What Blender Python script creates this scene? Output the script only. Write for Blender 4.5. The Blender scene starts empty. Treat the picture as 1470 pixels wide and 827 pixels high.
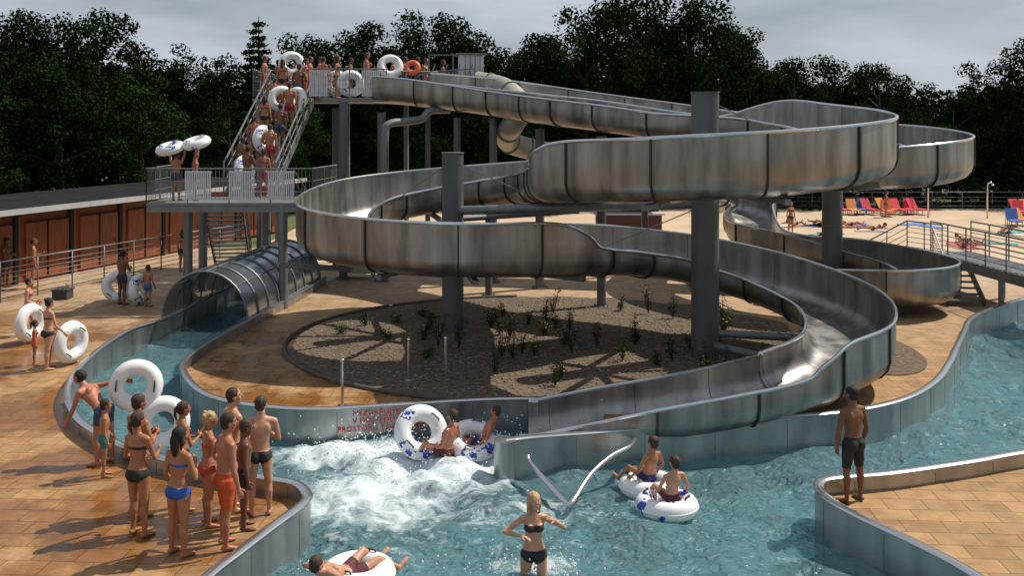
import bpy, math, random
import numpy as np
from mathutils import Vector, Matrix
from mathutils.geometry import tessellate_polygon
random.seed(7); rng=np.random.default_rng(7)
D=bpy.data; SC=bpy.context.scene; COL=SC.collection

# ------------------------------------------------------------------ materials
def mat(name,col=(.5,.5,.5),rough=.6,metal=0.,noise=None,bump=None,spec=.5,coat=0):
    m=D.materials.new(name); m.use_nodes=True; nt=m.node_tree; b=nt.nodes['Principled BSDF']
    b.inputs['Base Color'].default_value=(*col,1); b.inputs['Roughness'].default_value=rough
    b.inputs['Metallic'].default_value=metal; b.inputs['Specular IOR Level'].default_value=spec
    tc=nt.nodes.new('ShaderNodeTexCoord')
    if noise:   # (scale vec, amount)
        mp=nt.nodes.new('ShaderNodeMapping'); mp.inputs['Scale'].default_value=noise[0]
        n=nt.nodes.new('ShaderNodeTexNoise'); n.inputs['Scale'].default_value=1; n.inputs['Detail'].default_value=5
        nt.links.new(tc.outputs['Object'],mp.inputs[0]); nt.links.new(mp.outputs[0],n.inputs['Vector'])
        r=nt.nodes.new('ShaderNodeValToRGB'); a=noise[1]
        r.color_ramp.elements[0].position=.3; r.color_ramp.elements[1].position=.7
        r.color_ramp.elements[0].color=(*[c*(1-a) for c in col],1); r.color_ramp.elements[1].color=(*[min(1,c*(1+a)) for c in col],1)
        nt.links.new(n.outputs['Fac'],r.inputs[0]); nt.links.new(r.outputs[0],b.inputs['Base Color'])
        mr=nt.nodes.new('ShaderNodeMapRange'); mr.inputs['To Min'].default_value=max(.03,rough-.12); mr.inputs['To Max'].default_value=min(1,rough+.15)
        nt.links.new(n.outputs['Fac'],mr.inputs[0]); nt.links.new(mr.outputs[0],b.inputs['Roughness'])
    if bump:    # (scale, strength)
        n=nt.nodes.new('ShaderNodeTexNoise'); n.inputs['Scale'].default_value=bump[0]; n.inputs['Detail'].default_value=4
        nt.links.new(tc.outputs['Object'],n.inputs['Vector'])
        bp=nt.nodes.new('ShaderNodeBump'); bp.inputs['Strength'].default_value=bump[1]; bp.inputs['Distance'].default_value=.02
        nt.links.new(n.outputs['Fac'],bp.inputs['Height']); nt.links.new(bp.outputs[0],b.inputs['Normal'])
    return m
STEEL=mat('brushed_stainless',(.31,.30,.285),.37,.88,((2.6,2.6,.45),.42),(2.2,.3))
STEELD=mat('steel_rib_dark',(.06,.06,.06),.5,.6,((2,2,2),.2))
RIM=mat('steel_rim_polished',(.60,.60,.60),.22,.9)
GALV=mat('galvanised_steel',(.19,.20,.20),.5,.5,((4,4,1),.2))
COLM=mat('column_painted_grey',(.11,.115,.115),.5,.2,((3,3,.6),.22))
WOOD=mat('red_brown_timber',(.26,.075,.025),.6,0,((14,14,1.2),.35),(40,.3))
DARK=mat('dark_cabin_trim',(.02,.018,.016),.8)  # near-black colour for cabin posts, door joints and the layer under the roof
ROOF=mat('roof_fascia',(.42,.42,.42),.6,0,((2,2,2),.1))
BITU=mat('bitumen_roofing',(.022,.022,.024),1,0,((1,1,1),.3),None,.05)
PANEL=mat('white_bar_panel',(.55,.57,.6),.5)
PLEX=D.materials.new('tinted_polycarbonate'); PLEX.use_nodes=True
nt=PLEX.node_tree; nt.nodes.clear(); o=nt.nodes.new('ShaderNodeOutputMaterial'); mx=nt.nodes.new('ShaderNodeMixShader')
t=nt.nodes.new('ShaderNodeBsdfTransparent'); t.inputs[0].default_value=(.34,.37,.39,1); g=nt.nodes.new('ShaderNodeBsdfGlossy'); g.inputs['Roughness'].default_value=.25
g.inputs[0].default_value=(.6,.65,.7,1); fr=nt.nodes.new('ShaderNodeFresnel'); fr.inputs[0].default_value=1.6
nt.links.new(fr.outputs[0],mx.inputs[0]); nt.links.new(t.outputs[0],mx.inputs[1]); nt.links.new(g.outputs[0],mx.inputs[2]); nt.links.new(mx.outputs[0],o.inputs[0])

# ------------------------------------------------------------------ mesh builder
class MB:
    def __init__(s): s.v=[]; s.f=[]; s.m=[]
    def add(s,V,F,mi=0):
        o=len(s.v); s.v+= [tuple(p) for p in V]; s.f+=[tuple(i+o for i in f) for f in F]; s.m+=[mi]*len(F)
    def loft(s,cs,ra,rb=None,side=(1,0,0),n=12,mi=0,cap=True):
        cs=[Vector(c) for c in cs]; k=len(cs)
        if not hasattr(ra,'__len__'): ra=[ra]*k
        if rb is None: rb=ra
        if not hasattr(rb,'__len__'): rb=[rb]*k
        V=[];F=[]; sd=Vector(side)
        for i,c in enumerate(cs):
            T=(cs[min(i+1,k-1)]-cs[max(i-1,0)])
            if T.length<1e-9: T=Vector((0,0,1))
            T.normalize(); a=sd-T*sd.dot(T)
            if a.length<.15:
                a=Vector((0,1,0))-T*T.y
                if a.length<.15: a=Vector((0,0,1))-T*T.z
            a.normalize(); b=T.cross(a); sd=a
            for j in range(n):
                th=2*math.pi*j/n; V.append(c+a*ra[i]*math.cos(th)+b*rb[i]*math.sin(th))
        for i in range(k-1):
            for j in range(n):
                F.append((i*n+j,i*n+(j+1)%n,(i+1)*n+(j+1)%n,(i+1)*n+j))
        if cap:
            V.append(cs[0]);V.append(cs[-1]); q=k*n
            for j in range(n):
                F.append((q,(j+1)%n,j)); F.append((q+1,(k-1)*n+j,(k-1)*n+(j+1)%n))
        s.add(V,F,mi)
    def ball(s,c,r,R=None,nu=12,nv=8,mi=0):
        if not hasattr(r,'__len__'): r=(r,r,r)
        V=[];F=[]; c=Vector(c)
        for i in range(1,nv):
            ph=math.pi*i/nv
            for j in range(nu):
                th=2*math.pi*j/nu
                p=Vector((r[0]*math.sin(ph)*math.cos(th),r[1]*math.sin(ph)*math.sin(th),r[2]*math.cos(ph)))
                V.append(c+(R@p if R else p))
        p=Vector((0,0,r[2])); p=R@p if R else p
        V.append(c+p);V.append(c-p); q=(nv-1)*nu
        for i in range(nv-2):
            for j in range(nu): F.append((i*nu+j,(i+1)*nu+j,(i+1)*nu+(j+1)%nu,i*nu+(j+1)%nu))
        for j in range(nu):
            F.append((q,j,(j+1)%nu)); F.append((q+1,(nv-2)*nu+(j+1)%nu,(nv-2)*nu+j))
        s.add(V,F,mi)
    def box(s,c,d,rz=0,mi=0):
        c=Vector(c); R=Matrix.Rotation(rz,3,'Z')
        V=[c+R@Vector((x*d[0]/2,y*d[1]/2,z*d[2]/2)) for x in(-1,1) for y in(-1,1) for z in(-1,1)]
        s.add(V,[(0,1,3,2),(4,6,7,5),(0,4,5,1),(2,3,7,6),(0,2,6,4),(1,5,7,3)],mi)
    def beam(s,a,b,w,h,mi=0):
        a=Vector(a);b=Vector(b); T=(b-a).normalized(); u=T.cross(Vector((0,0,1)))
        if u.length<.01: u=Vector((1,0,0))
        u.normalize(); v=u.cross(T)
        V=[p+u*x*w/2+v*y*h/2 for p in(a,b) for x in(-1,1) for y in(-1,1)]
        s.add(V,[(0,1,3,2),(4,6,7,5),(0,4,5,1),(2,3,7,6),(0,2,6,4),(1,5,7,3)],mi)
    def tube(s,pts,r,n=8,mi=0): s.loft(pts,r,n=n,mi=mi)
    def torus(s,c,R,r,M=None,nu=40,nv=14,mi=0,a0=0):
        V=[];F=[]; c=Vector(c)
        for i in range(nu):
            u=2*math.pi*i/nu
            for j in range(nv):
                w=2*math.pi*j/nv; p=Vector(((R+r*math.cos(w))*math.cos(u),(R+r*math.cos(w))*math.sin(u),r*math.sin(w)))
                V.append(c+(M@p if M else p))
        for i in range(nu):
            for j in range(nv): F.append((i*nv+j,((i+1)%nu)*nv+j,((i+1)%nu)*nv+(j+1)%nv,i*nv+(j+1)%nv))
        s.add(V,F,mi)
    def obj(s,name,mats,smooth=True,angle=None):
        me=D.meshes.new(name); me.from_pydata(s.v,[],s.f)
        for m in mats: me.materials.append(m)
        me.polygons.foreach_set('material_index',s.m)
        me.polygons.foreach_set('use_smooth',[smooth]*len(s.f)); me.update()
        if smooth and angle: me.set_sharp_from_angle(angle=math.radians(angle))
        ob=D.objects.new(name,me); COL.objects.link(ob); return ob

def cr(pts,n=8):
    P=np.array(pts,float); k=len(P); out=[]
    for i in range(k-1):
        p0=P[max(i-1,0)];p1=P[i];p2=P[i+1];p3=P[min(i+2,k-1)]
        for j in range(n):
            t=j/n; out.append(.5*((2*p1)+(-p0+p2)*t+(2*p0-5*p1+4*p2-p3)*t*t+(-p0+3*p1-3*p2+p3)*t**3))
    out.append(P[-1]); return np.array(out)

# ------------------------------------------------------------------ camera / light / sky
cam=D.cameras.new('camera'); co=D.objects.new('camera',cam); COL.objects.link(co)
co.location=(0,0,6.1); co.rotation_euler=(math.radians(90),0,0)
cam.lens=34.29; cam.sensor_width=36; cam.shift_y=-.1656; cam.clip_end=6000; SC.camera=co
sv=Vector((.66,.32,1.0)).normalized()
sl=D.lights.new('sun','SUN'); sl.energy=5.0; sl.angle=math.radians(.5); sl.color=(1,.93,.82)
so=D.objects.new('sun',sl); so.rotation_euler=sv.to_track_quat('Z','Y').to_euler(); COL.objects.link(so)
w=D.worlds.new('World'); SC.world=w; w.use_nodes=True; nt=w.node_tree; bg=nt.nodes['Background']
sk=nt.nodes.new('ShaderNodeTexSky'); sk.sky_type='NISHITA'; sk.sun_disc=False
sk.sun_elevation=math.asin(sv.z); sk.sun_rotation=math.atan2(sv.x,sv.y)
tc=nt.nodes.new('ShaderNodeTexCoord'); mp=nt.nodes.new('ShaderNodeMapping'); mp.inputs['Scale'].default_value=(2.0,2.0,8)
nz=nt.nodes.new('ShaderNodeTexNoise'); nz.inputs['Scale'].default_value=1.5; nz.inputs['Detail'].default_value=8; nz.inputs['Roughness'].default_value=.55
rp=nt.nodes.new('ShaderNodeValToRGB'); rp.color_ramp.elements[0].position=.36; rp.color_ramp.elements[1].position=.66
rp.color_ramp.elements[0].color=(.35,.35,.35,1)
mx=nt.nodes.new('ShaderNodeMix'); mx.data_type='RGBA'
nt.links.new(tc.outputs['Generated'],mp.inputs[0]); nt.links.new(mp.outputs[0],nz.inputs['Vector']); nt.links.new(nz.outputs['Fac'],rp.inputs[0])
nt.links.new(rp.outputs[0],mx.inputs['Factor']); nt.links.new(sk.outputs[0],mx.inputs['A']); mx.inputs['B'].default_value=(11.2,12.4,14.0,1)
nt.links.new(mx.outputs['Result'],bg.inputs[0]); bg.inputs[1].default_value=.05
SC.view_settings.view_transform='Standard'; SC.view_settings.look='None'

# ------------------------------------------------------------------ pool outlines (metres, top of steel walls z=.25)
A=cr([(-9.8,36),(-10.0,32),(-10.15,28.7),(-10.55,27.1),(-10.5,25.2),(-10.15,22.9),(-9.57,21.0),(-8.77,19.5),(-7.95,18.4),(-6.55,17.1),(-5.19,16.35),(-3.99,15.85),(-3.44,15.6),(-3.17,15.1),(-3.2,14.7),(-3.44,13.95),(-3.7,13.1),(-3.9,12.4),(-4.4,10),(-5,7)],6)
B=cr([(1.9,20.25),(1.2,20.35),(-.5,20.3),(-2.49,19.9),(-4.0,19.62),(-5.33,19.9),(-6.4,20.6),(-7.33,22.0),(-7.9,23.5),(-7.94,25.3),(-7.75,27.5),(-7.45,30.3),(-7.1,33),(-6.9,36)],6)
C=cr([(-.13,17.7),(.4,17.9),(2.16,18.3),(4.25,18.9),(6.44,19.4),(8.0,20.2),(9.3,21.55),(10.5,23.4),(12.2,26.4),(13.8,29.0),(16.7,31.7),(20.5,34.3),(30,38)],6)
Dw=cr([(7,7),(6.5,10),(5.95,12.4),(5.58,13.36),(5.2,14.1),(4.92,14.76),(4.83,15.3),(4.98,15.72),(5.35,15.9),(6.25,16.08),(7.9,16.65),(9.0,17.1),(14,19),(30,24)],6)
W=[tuple(p) for p in A]+[tuple(p) for p in Dw]+[tuple(p) for p in C[::-1]]+[(.0,18.15),(1.9,18.6)]+[tuple(p) for p in B]
def holed(name,outer,z,m):
    polys=[[Vector((x,y,0)) for x,y in outer],[Vector((x,y,0)) for x,y in W]]
    tr=tessellate_polygon(polys); pts=polys[0]+polys[1]
    mb=MB(); F=[]
    for t in tr:
        a,b,c=[pts[i] for i in t]
        F.append(tuple(t) if (b-a).cross(c-a).z>0 else tuple(t[::-1]))
    mb.add([(p.x,p.y,z) for p in pts],F); return mb.obj(name,[m],smooth=False)

# paving
PAV=D.materials.new('sandstone_paving'); PAV.use_nodes=True; nt=PAV.node_tree; b=nt.nodes['Principled BSDF']; L=nt.links
tc=nt.nodes.new('ShaderNodeTexCoord'); mp=nt.nodes.new('ShaderNodeMapping'); mp.inputs['Rotation'].default_value=(0,0,.06)
br=nt.nodes.new('ShaderNodeTexBrick'); br.inputs['Scale'].default_value=1; br.inputs['Brick Width'].default_value=.62; br.inputs['Row Height'].default_value=.42
br.inputs['Mortar Size'].default_value=.009; br.inputs['Mortar Smooth'].default_value=.3
br.inputs['Color1'].default_value=(.45,.265,.115,1); br.inputs['Color2'].default_value=(.34,.195,.082,1); br.inputs['Mortar'].default_value=(.16,.095,.045,1)
L.new(tc.outputs['Object'],mp.inputs[0]); L.new(mp.outputs[0],br.inputs['Vector'])
n1=nt.nodes.new('ShaderNodeTexNoise'); n1.inputs['Scale'].default_value=.42; n1.inputs['Detail'].default_value=7; n1.inputs['Roughness'].default_value=.68
L.new(tc.outputs['Object'],n1.inputs['Vector'])
wet=nt.nodes.new('ShaderNodeMapRange'); wet.inputs['From Min'].default_value=.42; wet.inputs['From Max'].default_value=.53; L.new(n1.outputs['Fac'],wet.inputs[0])
sx=nt.nodes.new('ShaderNodeSeparateXYZ'); L.new(tc.outputs['Object'],sx.inputs[0])
fy=nt.nodes.new('ShaderNodeMapRange'); fy.inputs['From Min'].default_value=36; fy.inputs['From Max'].default_value=27; L.new(sx.outputs['Y'],fy.inputs[0])
fx=nt.nodes.new('ShaderNodeMapRange'); fx.inputs['From Min'].default_value=5; fx.inputs['From Max'].default_value=-2; fx.inputs['To Min'].default_value=.12; L.new(sx.outputs['X'],fx.inputs[0])
m1=nt.nodes.new('ShaderNodeMath'); m1.operation='MULTIPLY'; L.new(wet.outputs[0],m1.inputs[0]); L.new(fy.outputs[0],m1.inputs[1])
m2=nt.nodes.new('ShaderNodeMath'); m2.operation='MULTIPLY'; L.new(m1.outputs[0],m2.inputs[0]); L.new(fx.outputs[0],m2.inputs[1])
dry=nt.nodes.new('ShaderNodeMapRange'); dry.inputs['From Min'].default_value=24; dry.inputs['From Max'].default_value=36; L.new(sx.outputs['Y'],dry.inputs[0])
dm=nt.nodes.new('ShaderNodeMix'); dm.data_type='RGBA'; L.new(dry.outputs[0],dm.inputs['Factor']); L.new(br.outputs['Color'],dm.inputs['A']); dm.inputs['B'].default_value=(.46,.33,.21,1)
wc=nt.nodes.new('ShaderNodeMix'); wc.data_type='RGBA'; wc.blend_type='MULTIPLY'; wc.inputs['B'].default_value=(.66,.47,.25,1)
L.new(m2.outputs[0],wc.inputs['Factor']); L.new(dm.outputs['Result'],wc.inputs['A'])
n2=nt.nodes.new('ShaderNodeTexNoise'); n2.inputs['Scale'].default_value=2.2; n2.inputs['Detail'].default_value=8; n2.inputs['Roughness'].default_value=.65; L.new(tc.outputs['Object'],n2.inputs['Vector'])
dr=nt.nodes.new('ShaderNodeMix'); dr.data_type='RGBA'; dr.blend_type='MULTIPLY'; dr.inputs['Factor'].default_value=1
r2=nt.nodes.new('ShaderNodeValToRGB'); r2.color_ramp.elements[0].color=(.58,.55,.52,1); r2.color_ramp.elements[1].color=(1.0,1.0,1.0,1); r2.color_ramp.elements[0].position=.3; r2.color_ramp.elements[1].position=.62
L.new(n2.outputs['Fac'],r2.inputs[0]); L.new(wc.outputs['Result'],dr.inputs['A']); L.new(r2.outputs[0],dr.inputs['B']); L.new(dr.outputs['Result'],b.inputs['Base Color'])
rr=nt.nodes.new('ShaderNodeMapRange'); rr.inputs['To Min'].default_value=.85; rr.inputs['To Max'].default_value=.2; L.new(m2.outputs[0],rr.inputs[0]); L.new(rr.outputs[0],b.inputs['Roughness'])
bp=nt.nodes.new('ShaderNodeBump'); bp.inputs['Strength'].default_value=.35; bp.inputs['Distance'].default_value=.01; L.new(br.outputs['Fac'],bp.inputs['Height']); bp.invert=True; L.new(bp.outputs[0],b.inputs['Normal'])
GRASS=mat('dry_grass',(.09,.11,.035),.9,0,((.6,.6,.6),.4),(20,.5))
SAND=mat('beach_sand',(.50,.37,.25),.9,0,((.5,.5,.5),.15),(30,.3))
holed('ground',[(-3000,-600),(3000,-600),(3000,4000),(-3000,4000)],-.03,GRASS)
holed('pool_deck_paving',[(-40,-5),(45,-5),(45,46),(-40,46)],0,PAV)
mb=MB(); mb.add([(-12,40,.006),(60,40,.006),(60,66,.006),(-12,66,.006)],[(0,1,2,3)]); mb.obj('beach_area',[SAND],False)

# planted bed
GRAV=mat('bed_gravel_soil',(.125,.088,.056),.95,0,((9,9,9),.6),(45,1.0))
mb=MB(); N=64
ring=[(1.1+7.2*math.cos(2*math.pi*i/N)+.25*math.sin(5*i),27.0+6.3*math.sin(2*math.pi*i/N)*(1+.02*math.sin(3*i)),.012) for i in range(N)]
mb.add([(1.1,27,.05)]+ring,[(0,i+1,(i+1)%N+1) for i in range(N)]); mb.obj('planting_bed_soil',[GRAV])
KERB=mat('bed_edging_stone',(.09,.075,.06),.9,0,((3,3,3),.3))
mb=MB(); mb.tube(cr([(1.1+7.25*math.cos(a),27+6.35*math.sin(a),.03) for a in np.linspace(1.7,4.9,18)],4),.06,mi=0); mb.obj('bed_kerb_edging',[KERB])
mb=MB()
ring=[(9.1+1.5*math.cos(2*math.pi*i/40),25.8+2.7*math.sin(2*math.pi*i/40),.018) for i in range(40)]
mb.add([(9.1,25.8,.035)]+ring,[(0,i+1,(i+1)%40+1) for i in range(40)]); mb.obj('planting_bed_soil',[GRAV])
STONE=mat('pebble_stone',(.21,.17,.13),.9,0,((1.5,1.5,1.5),.5))
mb=MB()
for i in range(5200):
    a=rng.uniform(0,6.28); q=math.sqrt(rng.uniform(0,1))*.98; x=1.1+7.0*q*math.cos(a); y=27+6.1*q*math.sin(a); r=rng.uniform(.012,.042)
    c=np.array((x,y,.03+.03*(1-q))); o=[(r,0,0),(0,r,0),(-r,0,0),(0,-r,0),(0,0,r*.8)]; th=rng.uniform(0,3); R=[(p[0]*math.cos(th)-p[1]*math.sin(th)*1.3,p[0]*math.sin(th)+p[1]*math.cos(th),p[2]) for p in o]
    mb.add([tuple(c+np.array(p)) for p in R],[(0,1,4),(1,2,4),(2,3,4),(3,0,4)])
mb.obj('bed_pebbles',[STONE],False)

# ------------------------------------------------------------------ walls
def wall(mb,P,z0=-1.0,z1=.25,th=.10,seam=1.25,left=True):
    P=np.array(P); T=np.gradient(P,axis=0); T/=np.linalg.norm(T,axis=1)[:,None]; Nn=np.stack([-T[:,1],T[:,0]],1)
    a=P+Nn*th/2; c=P-Nn*th/2; V=[];F=[];k=len(P)
    for i in range(k): V+=[(*a[i],z0),(*a[i],z1),(*c[i],z1),(*c[i],z0)]
    for i in range(k-1):
        for j in range(4): F.append((i*4+j,i*4+(j+1)%4,(i+1)*4+(j+1)%4,(i+1)*4+j))
    F+= [(0,1,2,3),(4*k-1,4*k-2,4*k-3,4*k-4)]
    mb.add(V,F,0)
    mb.loft([(*p,z1+.01) for p in P],.085,.03,side=(Nn[0][0],Nn[0][1],0),n=8,mi=1)
    d=0
    for i in range(1,k):
        d+=np.linalg.norm(P[i]-P[i-1])
        if d>seam:
            d=0; ang=math.atan2(T[i][1],T[i][0]); mb.box((*P[i],(z0+z1)/2-.03),(.018,th+.010,z1-z0-.07),ang,2)
WALL=mat('pool_wall_steel',(.36,.365,.355),.3,.8,((2.5,2.5,.7),.3),(2,.2))
SEAM=mat('weld_seam',(.22,.22,.22),.5,.6)
for nm,P in(('channel_outer_wall',A),('island_wall',B),('island_front_wall',C),('pool_edge_wall',Dw)):
    mb=MB(); wall(mb,P)
    if P is C: mb.loft([(-.13,17.7,-1),(-.13,17.7,.27)],.2,n=20,mi=0)
    mb.obj(nm,[WALL,RIM,SEAM],True,35)

# ------------------------------------------------------------------ water
FLOOR=mat('pool_floor_paint',(.19,.40,.45),.6,0,((1.1,1.1,1.1),.25))
mb=MB(); mb.add([(-14,5,-1),(34,5,-1),(34,42,-1),(-14,42,-1)],[(0,1,2,3)]); mb.obj('pool_floor',[FLOOR],False)
x0,x1,y0,y1,st=-12,32,7,39,.09
nx=int((x1-x0)/st); ny=int((y1-y0)/st)
gx,gy=np.meshgrid(np.linspace(x0,x1,nx),np.linspace(y0,y1,ny))
foam=np.zeros_like(gx)
for fx_,fy_,ra,rb,s in[(-2.4,18.9,1.5,.7,1.0),(-1.3,17.9,1.3,.8,.95),(-3.6,18.9,1.1,.6,.9),(.35,14.15,.55,.3,.9),(1.0,19.2,1.5,.6,.8),(-.6,18.9,1.0,.9,.9),(-2.3,17.0,1.7,.9,.7),(-2.8,16.1,1.3,.9,.5),(.6,16.2,.7,.5,.45),(2.4,16.3,.9,.7,.38),(-2.1,14.0,.8,.5,.38),(-1,15.6,2.5,1.2,.28)]:
    foam+=s*np.exp(-((gx-fx_)/ra)**2-((gy-fy_)/rb)**2)
foam=np.clip(foam,0,1.05)
h=np.zeros_like(gx)
for i in range(44):
    a=rng.uniform(0,6.28); lam=rng.uniform(.3,2.2); k=2*math.pi/lam
    h+=.0072*lam**.95*np.sin(k*(gx*math.cos(a)+gy*math.sin(a))+rng.uniform(0,6.28)+1.1*np.sin(gx*.9+i)+1.1*np.cos(gy*.8+i*2))
rf=rng.normal(size=gx.shape); 
for _ in range(3): rf=(rf+np.roll(rf,1,0)+np.roll(rf,-1,0)+np.roll(rf,1,1)+np.roll(rf,-1,1))/5
h+=foam*(.19*rf+.03)
V=np.stack([gx,gy,-.4+h],-1).reshape(-1,3)
idx=np.arange(nx*ny).reshape(ny,nx); F=np.stack([idx[:-1,:-1],idx[:-1,1:],idx[1:,1:],idx[1:,:-1]],-1).reshape(-1,4)
me=D.meshes.new('pool_water'); me.from_pydata(V.tolist(),[],F.tolist()); me.polygons.foreach_set('use_smooth',[True]*len(F))
at=me.attributes.new('foam','FLOAT','POINT'); at.data.foreach_set('value',foam.reshape(-1).astype(np.float32))
wo=D.objects.new('pool_water',me); COL.objects.link(wo)
WM=D.materials.new('pool_water_surface'); WM.use_nodes=True; nt=WM.node_tree; nt.nodes.clear(); L=nt.links
o=nt.nodes.new('ShaderNodeOutputMaterial'); tc=nt.nodes.new('ShaderNodeTexCoord')
n1=nt.nodes.new('ShaderNodeTexNoise'); n1.inputs['Scale'].default_value=4.8; n1.inputs['Detail'].default_value=6; n1.inputs['Distortion'].default_value=1.3; L.new(tc.outputs['Object'],n1.inputs['Vector'])
bp=nt.nodes.new('ShaderNodeBump'); bp.inputs['Strength'].default_value=1; bp.inputs['Distance'].default_value=.19; L.new(n1.outputs['Fac'],bp.inputs['Height'])
fr=nt.nodes.new('ShaderNodeFresnel'); fr.inputs[0].default_value=1.4; L.new(bp.outputs[0],fr.inputs['Normal'])
tr=nt.nodes.new('ShaderNodeBsdfTransparent'); tr.inputs[0].default_value=(.64,.84,.88,1)
gl=nt.nodes.new('ShaderNodeBsdfGlossy'); gl.inputs['Roughness'].default_value=.12; L.new(bp.outputs[0],gl.inputs['Normal'])
df=nt.nodes.new('ShaderNodeBsdfDiffuse'); df.inputs[0].default_value=(.20,.40,.45,1); L.new(bp.outputs[0],df.inputs['Normal'])
m0=nt.nodes.new('ShaderNodeMixShader'); m0.inputs[0].default_value=.42; L.new(tr.outputs[0],m0.inputs[1]); L.new(df.outputs[0],m0.inputs[2])
m1=nt.nodes.new('ShaderNodeMixShader'); L.new(fr.outputs[0],m1.inputs[0]); L.new(m0.outputs[0],m1.inputs[1]); L.new(gl.outputs[0],m1.inputs[2])
fo=nt.nodes.new('ShaderNodeBsdfDiffuse'); fo.inputs[0].default_value=(.64,.72,.75,1)
atn=nt.nodes.new('ShaderNodeAttribute'); atn.attribute_name='foam'
n2=nt.nodes.new('ShaderNodeTexNoise'); n2.inputs['Scale'].default_value=2.4; n2.inputs['Detail'].default_value=10; n2.inputs['Roughness'].default_value=.74; n2.inputs['Distortion'].default_value=.7; L.new(tc.outputs['Object'],n2.inputs['Vector'])
ad=nt.nodes.new('ShaderNodeMath'); ad.operation='MULTIPLY_ADD'; L.new(atn.outputs['Fac'],ad.inputs[0]); ad.inputs[1].default_value=.36; L.new(n2.outputs['Fac'],ad.inputs[2])
mr=nt.nodes.new('ShaderNodeMapRange'); mr.inputs['From Min'].default_value=.62; mr.inputs['From Max'].default_value=.93; L.new(ad.outputs[0],mr.inputs[0])
m3=nt.nodes.new('ShaderNodeMixShader'); L.new(mr.outputs[0],m3.inputs[0]); L.new(m1.outputs[0],m3.inputs[1]); L.new(fo.outputs[0],m3.inputs[2]); L.new(m3.outputs[0],o.inputs[0])
me.materials.append(WM)
FOAMM=mat('spray_white',(.8,.84,.86),.3)
mb=MB()
for c,s,n in[((-1.6,18.8,-.12),(1.0,.4,.22),420),((.35,14.0,-.32),(.4,.25,.12),200),((-2.9,18.8,-.25),(.9,.4,.12),200),((.5,19.0,-.15),(.9,.4,.1),120),((-2.1,17.6,-.34),(1.1,.5,.06),160),((-2.1,13.9,-.3),(.6,.3,.08),50)]:
    for i in range(n):
        p=[rng.normal(c[k],s[k]) for k in range(3)]; p[2]=max(p[2],-.4); r=rng.uniform(.005,.017); mb.ball(p,(r,r,r*1.3),nu=5,nv=4)
mb.obj('water_spray',[FOAMM])

# ------------------------------------------------------------------ water slides
def slide(mb,ctrl,w=.95,sub=10,ribgap=1.75):
    S=cr(ctrl,sub); P=S[:,:3]; T=np.gradient(P[:,:2],axis=0); T/=np.linalg.norm(T,axis=1)[:,None]; Nn=np.stack([-T[:,1],T[:,0]],1)
    S[:,3:]=np.maximum(S[:,3:],.3)
    def prof(hl,hr,off=0):
        base=[(w,.42),(w-.05,.24),(w-.17,.10),(w-.36,.02),(.3,0),(0,0),(-.3,0),(-w+.36,.02),(-w+.17,.10),(-w+.05,.24),(-w,.42)]
        nr=[(1,0),(.95,-.3),(.7,-.7),(.35,-.95),(0,-1),(0,-1),(0,-1),(-.35,-.95),(-.7,-.7),(-.95,-.3),(-1,0)]
        pts=[(w,max(hl,.44))]+[(w,.42+(max(hl,.44)-.42)*.5)]+base+[(-w,.42+(max(hr,.44)-.42)*.5)]+[(-w,max(hr,.44))]
        nr=[(1,0),(1,0)]+nr+[(-1,0),(-1,0)]
        return [(a+n[0]*off,b+n[1]*off) for (a,b),n in zip(pts,nr)]
    k=len(P); V=[];F=[]
    for i in range(k):
        for (a,b) in prof(S[i,3],S[i,4])+prof(S[i,3],S[i,4],.035)[::-1]:
            V.append((P[i,0]+Nn[i,0]*a,P[i,1]+Nn[i,1]*a,P[i,2]+b))
    n=len(V)//k
    for i in range(k-1):
        for j in range(n): F.append((i*n+j,(i+1)*n+j,(i+1)*n+(j+1)%n,i*n+(j+1)%n))
    F+=[tuple(range(n)),tuple(range((k-1)*n,k*n))[::-1]]
    mb.add(V,F,0)
    for sgn,c in((1,3),(-1,4)):
        mb.tube([(P[i,0]+sgn*Nn[i,0]*(w+.03),P[i,1]+sgn*Nn[i,1]*(w+.03),P[i,2]+max(.44,S[i,c])) for i in range(k)],.042,n=8,mi=1)
    d=0
    for i in range(1,k-1):
        d+=np.linalg.norm(P[i]-P[i-1])
        if d>ribgap:
            d=0; pr=prof(S[i,3]-.03,S[i,4]-.03,.04)+prof(S[i,3]-.03,S[i,4]-.03,.075)[::-1]; V=[];m=len(pr)
            for s in(-.02,.02):
                for a,b in pr: V.append((P[i,0]+Nn[i,0]*a+T[i,0]*s,P[i,1]+Nn[i,1]*a+T[i,1]*s,P[i,2]+b))
            mb.add(V,[(j,m+j,m+(j+1)%m,(j+1)%m) for j in range(m)]+[tuple(list(range(m))[::-1]),tuple(range(m,2*m))],2)
            pr=prof(S[i,3]-.03,S[i,4]-.03,-.003)+prof(S[i,3]-.03,S[i,4]-.03,.02)[::-1]; V=[]
            for s in(-.006,.006):
                for a,b in pr: V.append((P[i,0]+Nn[i,0]*a+T[i,0]*s,P[i,1]+Nn[i,1]*a+T[i,1]*s,P[i,2]+b))
            mb.add(V,[(j,m+j,m+(j+1)%m,(j+1)%m) for j in range(m)],2)
    return S
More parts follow.
